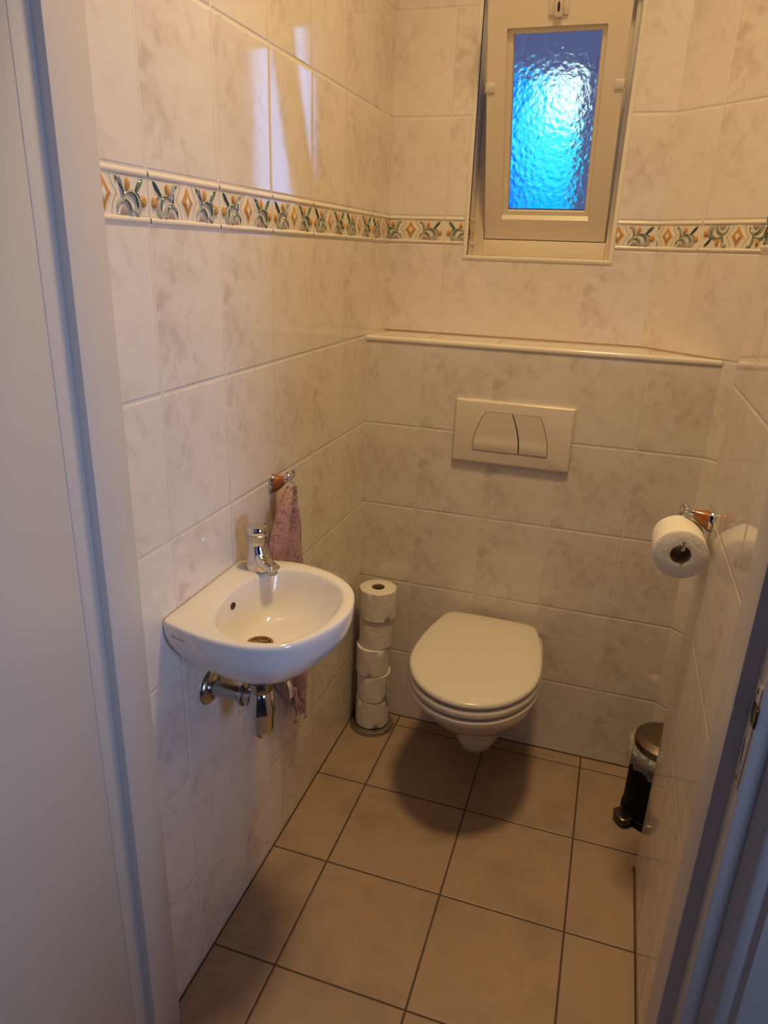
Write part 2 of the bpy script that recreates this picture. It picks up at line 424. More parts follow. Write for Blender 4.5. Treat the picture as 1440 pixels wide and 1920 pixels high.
# ------------------------------------------------------------------ decorated border
def motif(mb, T, flip=1):
    """one border tile, T maps (s, t, h) to a point; s -.1...1, t -.0367...0367"""
    hb = HB/2
    def pt(s, t, h): return T(s, t*flip, h)
    def dome(poly, h, mat, base=.0008):
        mb.mat(mat)
        cx = sum(p[0] for p in poly)/len(poly); cy = sum(p[1] for p in poly)/len(poly)
        r0 = [pt(x, y, base) for x, y in poly]
        r1 = [pt(cx+(x-cx)*.82, cy+(y-cy)*.82, base+h*.75) for x, y in poly]
        r2 = [pt(cx+(x-cx)*.35, cy+(y-cy)*.35, base+h) for x, y in poly]
        R = [[mb.b.verts.new(p) for p in r] for r in (r0, r1, r2)]
        n = len(poly)
        for a, b in zip(R, R[1:]):
            for i in range(n): mb.face([a[i], a[(i+1) % n], b[(i+1) % n], b[i]], smooth=True)
        mb.face(R[2], smooth=True)
    def ribbon(path, wid, h, mat, base=.0008):
        mb.mat(mat)
        P = [p for p in spline([(x, y, 0) for x, y in path], 5)]
        n = len(P); prev = None
        for i, p in enumerate(P):
            d = (P[min(i+1, n-1)] - P[max(i-1, 0)]); d.normalize()
            q = Vector((-d.y, d.x, 0)); f = i/(n-1)
            w = wid[0]*(1-f)*(1-f) + 2*wid[1]*f*(1-f) + wid[2]*f*f
            row = [mb.b.verts.new(pt(p.x+q.x*w*k, p.y+q.y*w*k, base + h*(1-k*k)*min(1, w/.002))) for k in (-1, -.6, 0, .6, 1)]
            if prev:
                for k in range(4): mb.face([prev[k], prev[k+1], row[k+1], row[k]], smooth=True)
            prev = row
    # field and rails
    def slab(s0, s1, prof, mat):
        mb.mat(mat)
        R = [[mb.b.verts.new(pt(s, t, h)) for s in (s0, s1)] for t, h in prof]
        for a, b in zip(R, R[1:]): mb.face([a[0], a[1], b[1], b[0]], smooth=True)
    e = .1 - .0014
    for sg in (1, -1):
        slab(-e, e, [(sg*(hb-.0012), -.002), (sg*(hb-.0016), .0012), (sg*(hb-.003), .0028), (sg*(hb-.0065), .0032), (sg*(hb-.009), .0024), (sg*(hb-.0104), .0008)], M_cream)
        for q in (1, -1): ribbon([(q*.0945, sg*.0262), (q*.06, sg*.0264), (q*.0225, sg*.0262)], (.0005, .0008, .0005), .0005, M_brownline)
    slab(-e, e, [(-.0268, .0008), (.0268, .0008)], M_cream)
    mb.mat(M_cream)
    for q in (1, -1):
        R = [pt(q*e, -.035, -.002), pt(q*e, .035, -.002), pt(q*e, .035, .0012), pt(q*e, -.035, .0012)]
        mb.face([mb.b.verts.new(p) for p in R])
    # lozenge with concave sides: cream ridge, amber ring, cream heart
    def loz(a, b, k=.80, n=5):
        out = []
        for (x0, y0), (x1, y1) in (((a, 0), (0, b)), ((0, b), (-a, 0)), ((-a, 0), (0, -b)), ((0, -b), (a, 0))):
            for i in range(n):
                f = i/n; x = x0+(x1-x0)*f; y = y0+(y1-y0)*f; c = 1 - (1-k)*.55*math.sin(PI*f)
                out.append((x*c, y*c))
        return out
    dome(loz(.0245, .0305), .0012, M_cream)
    dome(loz(.0195, .0278), .0016, M_orange)
    dome(loz(.0140, .0205), .0022, M_yellow)
    dome(loz(.0124, .0185), .0027, M_orange)
    dome(loz(.0075, .0118), .0034, M_cream)
    for q in (1, -1):
        Q = lambda L: [(q*x, y) for x, y in L]
        ribbon(Q([(.0165, .026), (.019, .015), (.029, .0015), (.027, 0), (.019, -.013), (.0155, -.026)]), (.0006, .0007, .0006), .0008, M_brownline)
        # inner scroll arch
        ribbon(Q([(.027, -.024), (.031, -.012), (.044, -.006), (.055, -.013), (.059, -.025)]), (.001, .0070, .0050), .0025, M_pale)
        ribbon(Q([(.036, -.0085), (.046, -.0065), (.054, -.013), (.058, -.0245)]), (.0006, .0034, .001), .0038, M_green)
        dome(Q([(.033, -.0255), (.036, -.0175), (.043, -.0135), (.050, -.0165), (.0535, -.0255)]), .0012, M_rose)
        # outer scroll arch
        ribbon(Q([(.041, -.001), (.054, .0045), (.067, .001), (.0745, -.009), (.074, -.018), (.069, -.024)]), (.001, .0100, .0085), .0026, M_pale)
        ribbon(Q([(.046, .002), (.058, .0042), (.0685, -.001), (.072, -.012), (.071, -.018)]), (.0006, .0046, .0006), .004, M_green)
        # curled stem
        ribbon(Q([(.0275, .0205), (.0345, .021), (.0395, .012), (.0405, .001), (.0385, -.006)]), (.0035, .0055, .001), .0032, M_pale)
        ribbon(Q([(.0345, .015), (.039, .008), (.0405, 0), (.0385, -.009)]), (.0005, .0034, .0006), .0042, M_green)
        ribbon(Q([(.029, -.0185), (.031, -.012), (.0325, -.0065)]), (.0015, .0024, .0006), .0028, M_green)
        # blossoms and leaf
        dome(Q([(.0465, .004), (.0475, .013), (.0495, .0215), (.0525, .0235), (.0545, .0175), (.0575, .019), (.0575, .012), (.053, .0055)]), .0034, M_orange)
        dome(Q([(.0785, -.004), (.084, .0015), (.0905, .001), (.0935, -.005), (.0925, -.012), (.0865, -.0145), (.0815, -.011)]), .0034, M_orange)
        ribbon(Q([(.069, .0045), (.076, .0115), (.082, .018), (.0875, .0235)]), (.0008, .0075, .0004), .0034, M_green)
        ribbon(Q([(.066, .003), (.074, .003), (.080, -.002)]), (.0018, .002, .0012), .0026, M_green)

def border(name, p, q, joint, N, flips=()):
    """border from p to q (xy), tile joints at distance joint + .2 k from p, N = outward normal"""
    p, q, N = Vector((*p, 0)), Vector((*q, 0)), Vector((*N, 0))
    U = (q - p).normalized(); Ln = (q - p).length; zc = (ZBB + ZBT)/2
    mb = MB()
    k = math.floor((0 - joint)/.2)
    while joint + .2*k < Ln:
        s0 = joint + .2*k + .1
        motif(mb, lambda s, t, h, s0=s0: p + U*(s0 + s) + Vector((0, 0, zc + t)) + N*h, -1 if k in flips else 1)
        k += 1
    mb.mat(M_cream)
    a, b = p - N*.0002, q - N*.0002
    for sg in (): pass
    mb.face([mb.b.verts.new(v) for v in (p + Vector((0, 0, ZBB)) + N*.0004, q + Vector((0, 0, ZBB)) + N*.0004, q + Vector((0, 0, ZBT)) + N*.0004, p + Vector((0, 0, ZBT)) + N*.0004)])
    for co, no in ((p, -U), (q, U)):
        g = mb.b.verts[:] + mb.b.edges[:] + mb.b.faces[:]
        bmesh.ops.bisect_plane(mb.b, geom=g, plane_co=co + U*0, plane_no=no, clear_outer=True)
    o = mb.build(name, None, sharp=50, recalc=False)
    # normals outward
    me = o.data
    tag(o, kind='structure')
    return o
border('trim_6', (0, YF), (0, YU - .003), (-.5889 - YF) % .2, (1, 0))
border('trim_7', (.003, YU), (RX0 - .013, YU), .1665 - .003, (0, -1))
border('trim_8', (RX1 + .013, YU), (.742, YU), .742 - (RX1 + .013), (0, -1))
border('trim_9', P2(0), P2(.34), .132, (-dg.y*-1 if False else dg.y, -dg.x), flips=(0,))
border('trim_10', (NX, NY - .004), (NX, YF), .2, (-1, 0))
border('trim_11', (RX0, YU + .004), (RX0, YW), .15, (1, 0))

# ------------------------------------------------------------------ door frame, architrave, door leaf
XL, XR, YB = .0265, .8562, -1.1944         # stop faces left and right, front of the stop
YO = -1.2280
m = MB()
m.box((XL, YB, 0), (-.03, YF, 2.06), .0015); m.box((XL - .0155, YO, 0), (-.055, YB + .002, 2.06), .0015)
m.box((XR, YB, 0), (.931, YF, 2.06), .0015); m.box((XR + .018, YO, 0), (.931, YB + .002, 2.06), .0015)
m.box((-.055, YB, 2.02), (.931, YF, 2.09), .0015); m.box((-.055, YO, 2.036), (.931, YB + .002, 2.09), .0015)
o = m.build('door_1', M_frame, sharp=30); tag(o, kind='structure'); door_frame = o
# keep of the lock in the rebate: latch opening with bent lip, bolt opening, screw, round plug on the stop
m = MB(); xr = XR + .018
m.box((xr - .0016, -1.2235, .930), (xr + .001, -1.2005, 1.062), .0004)
kp = m.build('strike_plate', M_frame, door_frame)
m = MB()
m.quad([(xr - .002, y, z) for y, z in ((-1.2065, 1.046), (-1.2050, 1.046), (-1.2050, 1.020), (-1.2130, 1.018), (-1.2130, 1.030), (-1.2090, 1.034))])
m.quad([(xr - .002, y, z) for y, z in ((-1.2085, .989), (-1.2060, .989), (-1.2110, .957), (-1.2135, .959))])
m.build('latch_opening', M_gap, kp)
m = MB()
m.box((xr - .0034, -1.2315, 1.016), (xr - .0012, -1.2130, 1.040), .0008)
tag(m.build('latch_lip', M_darksteel, kp), 'dark bent metal lip of the latch opening')
m = MB()
for z in (.939, 1.052): m.lathe([(0, .0014), (.003, .001), (.0036, 0)], frame((xr - .0016, -1.2120, z), (-1, 0, 0)), 14, False, False)
m.build('screw', M_rust, kp)
m = MB(); m.lathe([(.0075, 0), (.0075, .0004), (.0068, .0010), (.0058, .0004), (0, .0004)], frame((.8645, YB, 1.0115), (0, -1, 0)), 24, False, False, 1, 1.15)
tag(m.build('plug', M_frame, door_frame), 'small round painted plug')
# hall-side architrave
m = MB()
def arch(prof, x_sign, x0, zt):
    m.loops([[(x0 + x_sign*a, YO - b, z) for a, b in prof] for z in (0, zt)], True, True, smooth=False)
prof = [(0, -.02), (0, .0), (.0005, .0005), (.011, .012), (.016, .0145), (.028, .0145), (.034, .019), (.075, .021), (.082, .016), (.082, -.02)]
arch(prof, 1, .8940, 2.13)
arch(prof, -1, -.026, 2.13)
m.box((-.108, YO - .018, 2.056), (.976, YO + .02, 2.13), .003)
o = m.build('trim_12', M_frame, sharp=30); tag(o, kind='structure')
# door leaf, opened into the hall against the left
m = MB(); m.box((.0108, -2.09, .012), (-.029, -1.2288, 2.03), .0006)
leaf = m.build('door_2', M_door, sharp=30); tag(leaf, kind='structure')

# ------------------------------------------------------------------ window
win = link('window_1', None); tag(win, kind='structure'); win.location = (.43, YW, RZ0)
m = MB()
for a, b in (((RX0, YW, RZ0), (.2655, .34, RZ1)), ((.611, YW, RZ0), (RX1, .34, RZ1)), ((.2655, YW, RZ0), (.611, .34, 1.521)), ((.2655, YW, 2.128), (.611, .34, RZ1))): m.box(a, b, .0015)
for a, b in (((.265, .289, 1.52), (.279, .34, 2.13)), ((.5965, .289, 1.52), (.612, .34, 2.13)), ((.279, .289, 1.52), (.5965, .34, 1.535)), ((.279, .289, 2.112), (.5965, .34, 2.13))): m.box(a, b, .001)
m.build('window_frame', M_winpaint, win, sharp=30)
# sash hinged at the bottom, leaning into the room
th = math.radians(20)
o0 = Vector((.4375, YW, 1.5225)); eV = Vector((0, -math.sin(th), math.cos(th))); eW = Vector((0, math.cos(th), math.sin(th)))
SM = Matrix(((1, 0, 0), (0, eV.y, eW.y), (0, eV.z, eW.z))).to_4x4(); SM.translation = o0
SM = Matrix(((1, 0, 0, o0.x), (0, eV.y, eW.y, o0.y), (0, eV.z, eW.z, o0.z), (0, 0, 0, 1)))
def rect(u0, u1, v0, v1, w): return [SM @ Vector(p) for p in ((u0, v0, w), (u1, v0, w), (u1, v1, w), (u0, v1, w))]
m = MB()
U0, U1, V1 = -.1695, .1695, .592
m.loops([rect(U0, U1, 0, V1, .040), rect(U0, U1, 0, V1, .0015), rect(U0+.0015, U1-.0015, .0015, V1-.0015, 0),
         rect(-.1212, .1188, .0565, .509, 0), rect(-.1195, .1171, .066, .507, .0095), rect(-.1065, .1075, .0765, .4965, .0105),
         rect(-.1045, .1055, .079, .4945, .0155), rect(-.1045, .1055, .079, .4945, .030), rect(-.1155, .1165, .066, .507, .040), rect(U0, U1, 0, V1, .040)], smooth=False)
sash = m.build('sash', M_winpaint, win, sharp=20)
m = MB(); m.box((-.106, .077, .0165), (.107, .496, .0205), M=SM)
tag(m.build('glass', M_pane, sash, sharp=30), 'hammered obscure glass pane')
m = MB()
m.box((-.0215, .531, -.004), (-.0075, .592, 0), .0008, M=SM); m.box((.0105, .531, -.004), (.0245, .592, 0), .0008, M=SM)
m.box((-.0078, .527, -.010), (.0108, .596, 0), .0015, M=SM)
lat = m.build('latch', M_winpaint, sash, sharp=30)
m = MB(); m.lathe([(0, .0015), (.0032, .001), (.0045, -.003)], SM @ frame((.0015, .548, -.0105), (0, 0, -1)), 16, False, False, .95, 3.0)
m.build('bolt', M_darksteel, lat)
for u0, u1 in ((-.1735, -.148), (.149, .1735)):
    m = MB(); m.box((u0, .373, -.003), (u1, .3935, .0), .0006, M=SM); m.box((u0 if u0 < 0 else u1 - .003, .373, -.003), (u0 + .003 if u0 < 0 else u1, .3935, .018), .0006, M=SM)
    m.build('clip', M_whiteplastic, sash, sharp=30)

# outside: wall of the neighbouring shed that cuts the view of the sky
M_brick = plain('pale_render', col(.82, .72, .66), .9, var=.25, scale=4)
m = MB(); m.box((.325, 2.5, -1), (1.25, 2.7, 3.2)); m.box((-.4, 2.4, 2.46), (1.25, 2.75, 3.2)); shell('wall_outside', m, M_brick)
m = MB(); m.box((-.35, .34, .9), (RX0 + .012, .52, 3)); m.box((RX1 - .012, .34, .9), (1.35, .52, 3)); m.box((RX0, .34, .9), (RX1, .52, RZ0 + .02)); m.box((RX0, .34, RZ1 - .01), (RX1, .52, 3))
shell('wall_outer', m, M_brick)

# ------------------------------------------------------------------ wash basin
def polar(poly, cx, cy, ths):
    out = []
    n = len(poly)
    for t in ths:
        d = Vector((math.cos(t), math.sin(t))); best = 0
        for i in range(n):
            a = Vector((poly[i][0]-cx, poly[i][1]-cy)); b = Vector((poly[(i+1) % n][0]-cx, poly[(i+1) % n][1]-cy)); e = b - a
            den = d.x*e.y - d.y*e.x
            if abs(den) < 1e-12: continue
            r = (a.x*e.y - a.y*e.x)/den; s = (a.x*d.y - a.y*d.x)/den
            if r > 0 and -1e-6 <= s <= 1+1e-6: best = max(best, r)
        out.append((cx + d.x*best, cy + d.y*best))
    return out
basin_t = thing('washbasin', 'small white porcelain corner-less hand basin on the left tiled wall', 'sink', (0, -.905, .70))
basin_t['label'] = 'small white porcelain hand basin fixed to the tiled wall, stained around the drain'
BX, BY, ZR = .150, -.906, .872
front = [(.030, -1.050), (.080, -1.063), (.135, -1.069), (.190, -1.063), (.236, -1.038), (.270, -.986), (.2885, -.925), (.2885, -.872), (.270, -.815), (.236, -.775), (.185, -.746), (.125, -.733), (.075, -.738), (.030, -.754)]
outer_poly = [(.0005, -.771)] + [(.0005, -1.036)] + [(v.x, v.y) for v in spline([(.004, -1.041, 0)] + [(x, y, 0) for x, y in front] + [(.004, -.767, 0)], 6)]
inner_poly = [(v.x, v.y) for v in spline([(x, y, 0) for x, y in [(.088, -1.010), (.135, -1.044), (.187, -1.045), (.229, -1.024), (.258, -.970), (.267, -.912), (.260, -.855), (.236, -.809), (.185, -.776), (.135, -.768), (.092, -.782), (.066, -.832), (.058, -.905), (.068, -.965)]], 6, True)]
NS = 120; ths = [2*PI*i/NS for i in range(NS)]
Oo = polar(outer_poly, BX, BY, ths); Ii = polar(inner_poly, BX, BY, ths)
DX, DY = .1155, -.905
def ring(P, z, s=1., to=None, f=0.):
    out = []
    for (x, y), t in zip(P, ths):
        if to is not None:
            x2, y2 = to[0] + to[2]*math.cos(t), to[1] + to[2]*math.sin(t)
            x, y = x + (x2-x)*f, y + (y2-y)*f
        if s != 1: x, y = BX + (x-BX)*s, BY + (y-BY)*s
        out.append((max(x, .0005), y, z))
    return out
def mixr(f, z): return [(a[0]+(b[0]-a[0])*f, a[1]+(b[1]-a[1])*f, z) for a, b in zip(Oo, Ii)]
foot = (DX, DY, .030)
rg = []
rg.append(ring(Oo, .712, 1, (DX, DY, .0275), 1)); rg.append(ring(Oo, .7145, 1, (DX, DY, .0295), 1)); rg.append(ring(Oo, .7275, 1, (DX, DY, .0305), 1)); rg.append(ring(Oo, .730, 1, (DX, DY, .036), 1))
for f, z in ((.80, .7335), (.66, .741), (.52, .751), (.38, .765), (.25, .783), (.14, .802), (.06, .820), (.025, .832)):
    rg.append(ring(Oo, z, 1, foot, f))
rg.append(ring(Oo, .845, 1, foot, .008)); rg.append(ring(Oo, .860)); rg.append(ring(Oo, .8665, .998)); rg.append(ring(Oo, .8705, .990)); rg.append(ring(Oo, ZR, .976))
rg.append(mixr(.45, ZR + .0003)); rg.append(mixr(.75, ZR)); rg.append(mixr(.92, ZR - .0008)); rg.append(mixr(1.0, ZR - .0035))
for f, z in ((.03, .862), (.07, .852), (.13, .838), (.21, .822), (.32, .807), (.45, .795), (.60, .786), (.76, .780), (.90, .777)):
    rg.append(ring(Ii, z, 1, (DX, DY, .022), f))
rg.append(ring(Ii, .775, 1, (DX, DY, .022), 1)); rg.append(ring(Ii, .768, 1, (DX, DY, .021), 1))
m = MB(); m.loops(rg, True, True)
m.build('basin', M_china, basin_t, sharp=50)
m = MB(); m.lathe([(.0205, -.004), (.0215, .0005), (.024, .0015), (.0255, .0005)], Matrix.Translation((DX, DY, .7765)), 28, False, False)
m.lathe([(0, -.004), (.0205, -.004)], Matrix.Translation((DX, DY, .7765)), 28, False, False)
for k in range(3):
    a = PI*k/3; m.tube([(DX - .02*math.cos(a), DY - .02*math.sin(a), .7755), (DX + .02*math.cos(a), DY + .02*math.sin(a), .7755)], .0016, 6)
m.build('drain', M_rust, basin_t, sharp=40)
m = MB()                                               # stain lines creeping out from the drain
st = spline([(DX - .03, DY + .012, 0), (DX - .042, DY + .030, 0), (DX - .024, DY + .047, 0), (DX + .004, DY + .050, 0), (DX + .012, DY + .034, 0)], 8)
# overflow hole on the wall side of the bowl
def inner_pt(t, f):
    """point on the bowl wall at polar angle t and depth factor index"""
    i = int(round(t/(2*PI)*NS)) % NS
    return i
ri = rg[-9]
i0 = int(round((PI*1.0)/(2*PI)*NS)) % NS
pa, pb, pc = Vector(rg[-9][i0]), Vector(rg[-10][i0]), Vector(rg[-9][(i0+1) % NS])
nrm = (pc - pa).cross(pb - pa).normalized()
if nrm.x < 0: nrm = -nrm
ov = (pa + pb)/2
m.b.free()
m = MB(); m.lathe([(.0078, .0002), (.0078, .0012), (.0064, .0012), (.0060, .0004), (0, .0004)], frame(ov, nrm), 24, False, False, 1.15, .8)
m.mats = []; m.build('overflow_hole', M_gap, basin_t, sharp=40)
# maker's lettering on the side of the rim
fc = bpy.data.curves.new('mark', 'FONT'); fc.body = 'Villeroy & Boch'; fc.size = .0072; fc.shear = .25; fc.resolution_u = 2
fo = bpy.data.objects.new('mark', fc); C.objects.link(fo)
bpy.context.view_layer.update()
tm = bpy.data.meshes.new_from_object(fo.evaluated_get(bpy.context.evaluated_depsgraph_get()))
bpy.data.objects.remove(fo)
side = [(x, y) for x, y, z in ring(Oo, .85, 1, foot, .012)]
side = [p for p in side if p[1] < -1.03 and p[0] < .2]; side.sort()
acc = [0.]
for a, b in zip(side, side[1:]): acc.append(acc[-1] + math.dist(a, b))
wtx = max(v.co.x for v in tm.vertices)
s_start = next(acc[i] for i in range(len(side)) if side[i][0] > .014)
for v in tm.vertices:
    s = s_start + v.co.x*(.032/wtx); h = v.co.y
    for i in range(len(acc)-1):
        if acc[i] <= s <= acc[i+1]:
            f = (s-acc[i])/(acc[i+1]-acc[i]); a, b = Vector(side[i]), Vector(side[i+1]); p = a + (b-a)*f
            n2 = Vector(((b-a).y, -(b-a).x)).normalized(); p = p + n2*.0012; break
    v.co = (p.x, p.y, .8475 + h)
tm.materials.clear(); tm.materials.append(M_ink)
mk = link('maker_mark', tm, basin_t); mk.matrix_parent_inverse = Matrix.Translation(-basin_t.location)
tag(mk, 'small grey lettering')

# ------------------------------------------------------------------ tap
TX, TY = .0535, -.787
tap = thing('faucet', 'short chrome push-top faucet standing on the hand basin by the wall', 'faucet', (TX, TY, ZR))
m = MB()
def oval(z, r, fx, fy=0., k=1.): return [(TX + fx*(.5+.5*math.cos(2*PI*i/40)) + r*math.cos(2*PI*i/40), TY + fy*(.5+.5*math.cos(2*PI*i/40)) + r*k*math.sin(2*PI*i/40), z) for i in range(40)]
m.loops([oval(ZR-.001, .0245, .002), oval(ZR+.004, .0245, .003), oval(ZR+.016, .0235, .006), oval(ZR+.030, .0215, .004), oval(ZR+.042, .0198, .001), oval(ZR+.050, .0185, 0), oval(ZR+.053, .0172, 0)], True, True)
bodyo = m.build('body', M_chrome, tap, sharp=50)
m = MB()
sd = Vector((.86, -.50, 0)).normalized(); sn = Vector((-sd.y, sd.x, 0))
def sec(d, z0, z1, w): 
    c0 = Vector((TX, TY, 0)) + sd*d
    pts = []
    for a in range(20):
        t = 2*PI*a/20; cu, su = math.cos(t), math.sin(t)
        pts.append(c0 + sn*(w*math.copysign(abs(cu)**.6, cu)) + Vector((0, 0, (z0+z1)/2 + (z1-z0)/2*math.copysign(abs(su)**.7, su))))
    return pts
m.loops([sec(.000, ZR+.006, ZR+.050, .0165), sec(.014, ZR+.007, ZR+.043, .0155), sec(.026, ZR+.009, ZR+.032, .0145), sec(.038, ZR+.011, ZR+.026, .0138), sec(.052, ZR+.012, ZR+.0245, .0132), sec(.060, ZR+.0125, ZR+.0245, .0128), sec(.0625, ZR+.0145, ZR+.0225, .0105)], True, True)
sp = m.build('spout', M_chrome, tap, sharp=60)
m = MB(); c0 = Vector((TX, TY, 0)) + sd*.051
m.lathe([(.0098, ZR+.0045), (.0105, ZR+.006), (.0105, ZR+.0135)], Matrix.Translation((c0.x, c0.y, 0)), 24)
m.build('aerator', M_dull, sp, sharp=40)
m = MB(); M0 = Matrix.Translation((TX, TY, 0))
m.lathe([(.0172, ZR+.050), (.0172, ZR+.056), (.0205, ZR+.0575), (.0205, ZR+.062)], M0, 36)
m.build('collar', M_chrome, tap, sharp=40)
m = MB(); m.lathe([(.0205, ZR+.061), (.0225, ZR+.0625), (.0228, ZR+.074), (.0212, ZR+.0755)], M0, 36)
m.build('control_ring', M_dull, tap, sharp=40)
m = MB(); m.lathe([(.0208, ZR+.075), (.0214, ZR+.077), (.0214, ZR+.0865), (.0195, ZR+.0905), (.012, ZR+.0928), (0, ZR+.0935)], M0, 36, True, False)
m.build('push_button', M_chrome, tap, sharp=40)

# ------------------------------------------------------------------ bottle trap under the basin
PX, PY = DX - .002, DY
trap = thing('bottle_trap', 'chrome bottle trap hanging under the hand basin with its pipe to the wall', 'drain pipe', (PX, PY, .57))
m = MB(); M0 = Matrix.Translation((PX, PY, 0))
m.lathe([(.016, .690), (.016, .714)], M0, 28); m.build('tailpiece', M_chrome, trap, sharp=40)
m = MB(); m.lathe([(.0215, .672), (.0232, .675), (.0232, .686), (.0218, .694), (.018, .695)], M0, 36); m.build('nut', M_dull, trap, sharp=30)
m = MB(); m.lathe([(.0205, .674), (.0225, .671), (.0255, .650), (.0292, .632), (.0292, .629), (.0268, .626)], M0, 40); m.build('upper_cup', M_chrome, trap, sharp=30)
m = MB(); m.lathe([(.0265, .628), (.0250, .612), (.0245, .590), (.0225, .578), (.0150, .569), (.006, .566), (0, .5655)], M0, 40, True, False); m.build('lower_cup', M_chrome, trap, sharp=40)
zp = .6515
m = MB(); m.tube([(.010, PY, zp), (PX - .034, PY, zp)], .0158, 24); m.build('waste_pipe', M_dull, trap, sharp=40)
m = MB(); m.tube([(PX - .042, PY, zp), (PX - .039, PY, zp), (PX - .034, PY, zp), (PX - .032, PY, zp)], [.0205, .0225, .0225, .0195], 28)
m.tube([(PX - .034, PY, zp), (PX - .018, PY, zp)], .0172, 28); m.build('coupling', M_dull, trap, sharp=30)
m = MB(); m.lathe([(.036, 0), (.0355, .003), (.030, .008), (.0215, .011), (.0165, .012)], frame((0, PY, zp), (1, 0, 0)), 40, True, True); m.build('wall_flange', M_dull, trap, sharp=40)

# ------------------------------------------------------------------ towel hook and towel
HY, HZ = -.611, .991
hook = thing('towel_hook', 'amber and chrome coat hook on the left tiles above the faucet, holding the towel', 'hook', (0, HY, HZ))
hook['label'] = 'amber and chrome wall hook above the faucet, holding the pink towel'
ax = Vector((.94, 0, .33)).normalized()
def teardrop(mb, y, z, sgn, xw, L, mat_ring, mat_cone, rz=.0228, ry=.019):
    pass
m = MB(); m.loops([[(x, HY + ry*math.cos(2*PI*i/32), HZ + rz*math.sin(2*PI*i/32)) for i in range(32)] for x, ry, rz in ((.0003, .0190, .0225), (.005, .0188, .0222), (.0075, .0176, .0208))], True, True)
m.build('rosette', M_chrome, hook, sharp=40)
m = MB()
def cone(x, dz, ry, rz): return [(x, HY + ry*math.cos(2*PI*i/32), HZ + dz + rz*math.sin(2*PI*i/32)) for i in range(32)]
m.loops([cone(.0070, .0, .0172, .0203), cone(.012, .0012, .0164, .0185), cone(.018, .0035, .0146, .0158), cone(.024, .0065, .0118, .0124), cone(.029, .0092, .0088, .0092), cone(.0325, .0112, .0066, .0070)], True, True)
m.build('cone', M_amber, hook, sharp=50)
m = MB(); m.loops([cone(.031, .0105, .0075, .0078), cone(.036, .0135, .0062, .0064), cone(.039, .0155, .0040, .0042)], True, True)
m.tube(spline([(.037, HY, HZ + .014), (.044, HY, HZ + .0165), (.0495, HY, HZ + .0225), (.0510, HY, HZ + .0310), (.0500, HY, HZ + .0395)], 6), [.0036]*24 + [.0034], 14)
m.tube(spline([(.038, HY + .004, HZ + .019), (.034, HY + .006, HZ + .023), (.0325, HY + .007, HZ + .0275)], 5), .0036, 12)
m.tube(spline([(.040, HY, HZ + .013), (.047, HY, HZ + .010), (.0505, HY, HZ + .0125)], 5), .0030, 12)
m.build('hook_arm', M_chrome, hook, sharp=40)

tw = thing('hand_towel', 'pink terry hand towel hanging from the amber wall hook behind the hand basin', 'towel', (.03, -.61, .98))
m = MB()
NT_, rings = 120, []
keys = [  # z, x centre, y from, y to, thickness
    (.985, .045, -.622, -.600, .010), (.974, .046, -.634, -.592, .018), (.955, .046, -.652, -.580, .024), (.92, .045, -.672, -.566, .026), (.87, .043, -.693, -.555, .027),
    (.80, .041, -.712, -.540, .027), (.72, .039, -.720, -.528, .027), (.64, .037, -.705, -.500, .026), (.57, .036, -.685, -.490, .024), (.50, .035, -.660, -.495, .021), (.455, .034, -.628, -.497, .018), (.41, .033, -.588, -.502, .014), (.375, .033, -.555, -.508, .009), (.345, .033, -.535, -.516, .005)]
def key(z):
    for a, b in zip(keys, keys[1:]):
        if b[0] <= z <= a[0]:
            f = (a[0]-z)/(a[0]-b[0]); f2 = f
            return [p + (q-p)*f2 for p, q in zip(a[1:], b[1:])]
    return keys[-1][1:]
NZ = 64
for k in range(NZ+1):
    z = .985 - (.985 - .345)*k/NZ
    xc, ya, yb, tk = key(z); yc, hw = (ya+yb)/2, (yb-ya)/2
    dep = min(1, k/8)
    r = []
    for i in range(NT_):
        t = 2*PI*i/NT_; cu, su = math.cos(t), math.sin(t)
        y = yc + hw*math.copysign(abs(cu)**.8, cu)
        x = xc - tk*.30 + tk*.62*math.copysign(abs(su)**.6, su)
        if su > 0:                                    # folds on the room side
            q = (y-ya)/(yb-ya+1e-9); qc = .50 - .16*min(1, (.985-z)/.17)
            x += dep*su*(.011*math.exp(-((q-.62)/.17)**2) - .024*math.exp(-((q-qc)/.045)**2) + .007*math.exp(-((q-.20)/.10)**2) - .006*math.exp(-((q-.88)/.05)**2))*(tk/.026)
        x += .0015*math.sin(9*z*6 + 5*cu)
        r.append((max(x, .004), y, z + .004*math.sin(3*t)))
    rings.append(r)
m.loops(rings, True, True)
m.build('cloth', M_towel, tw, sharp=0)
for p in tw.children[0].data.polygons: p.use_smooth = True
m = MB(); cy = -.607
m.tube(spline([(.0500, HY + .001, HZ + .012), (.0525, HY + .001, HZ + .004), (.0510, cy, .992), (.049, cy, .985)], 5), .0009, 8)
m.box((.042, cy - .0065, .974), (.056, cy + .0065, .9775), .001); m.box((.0515, cy - .0035, .972), (.0560, cy + .0035, .990), .001)
m.lathe([(.011, 0), (.0065, .010), (.003, .017), (0, .019)], Matrix.Translation((.0475, cy, .962)), 16, False, False)
m.build('clip', M_steel, tw, sharp=40)
m = MB()
def lab(u, v): return Vector((.052 + .002*math.sin(v*5), -.655 + u*.013 + v*.022, .520 - v*.060))
m.loops([[lab(u, v) for u in (-.5, 0, .5)] for v in [k/8 for k in range(9)]], closed=False)
m.loops([[lab(u, v) + Vector((-.0008, 0, 0)) for u in (.5, 0, -.5)] for v in [k/8 for k in range(9)]], closed=False)
tag(m.build('care_label', M_label, tw, sharp=0), 'small white sewn-in care label')
rnd = random.Random(3)
m = MB(); hem = []
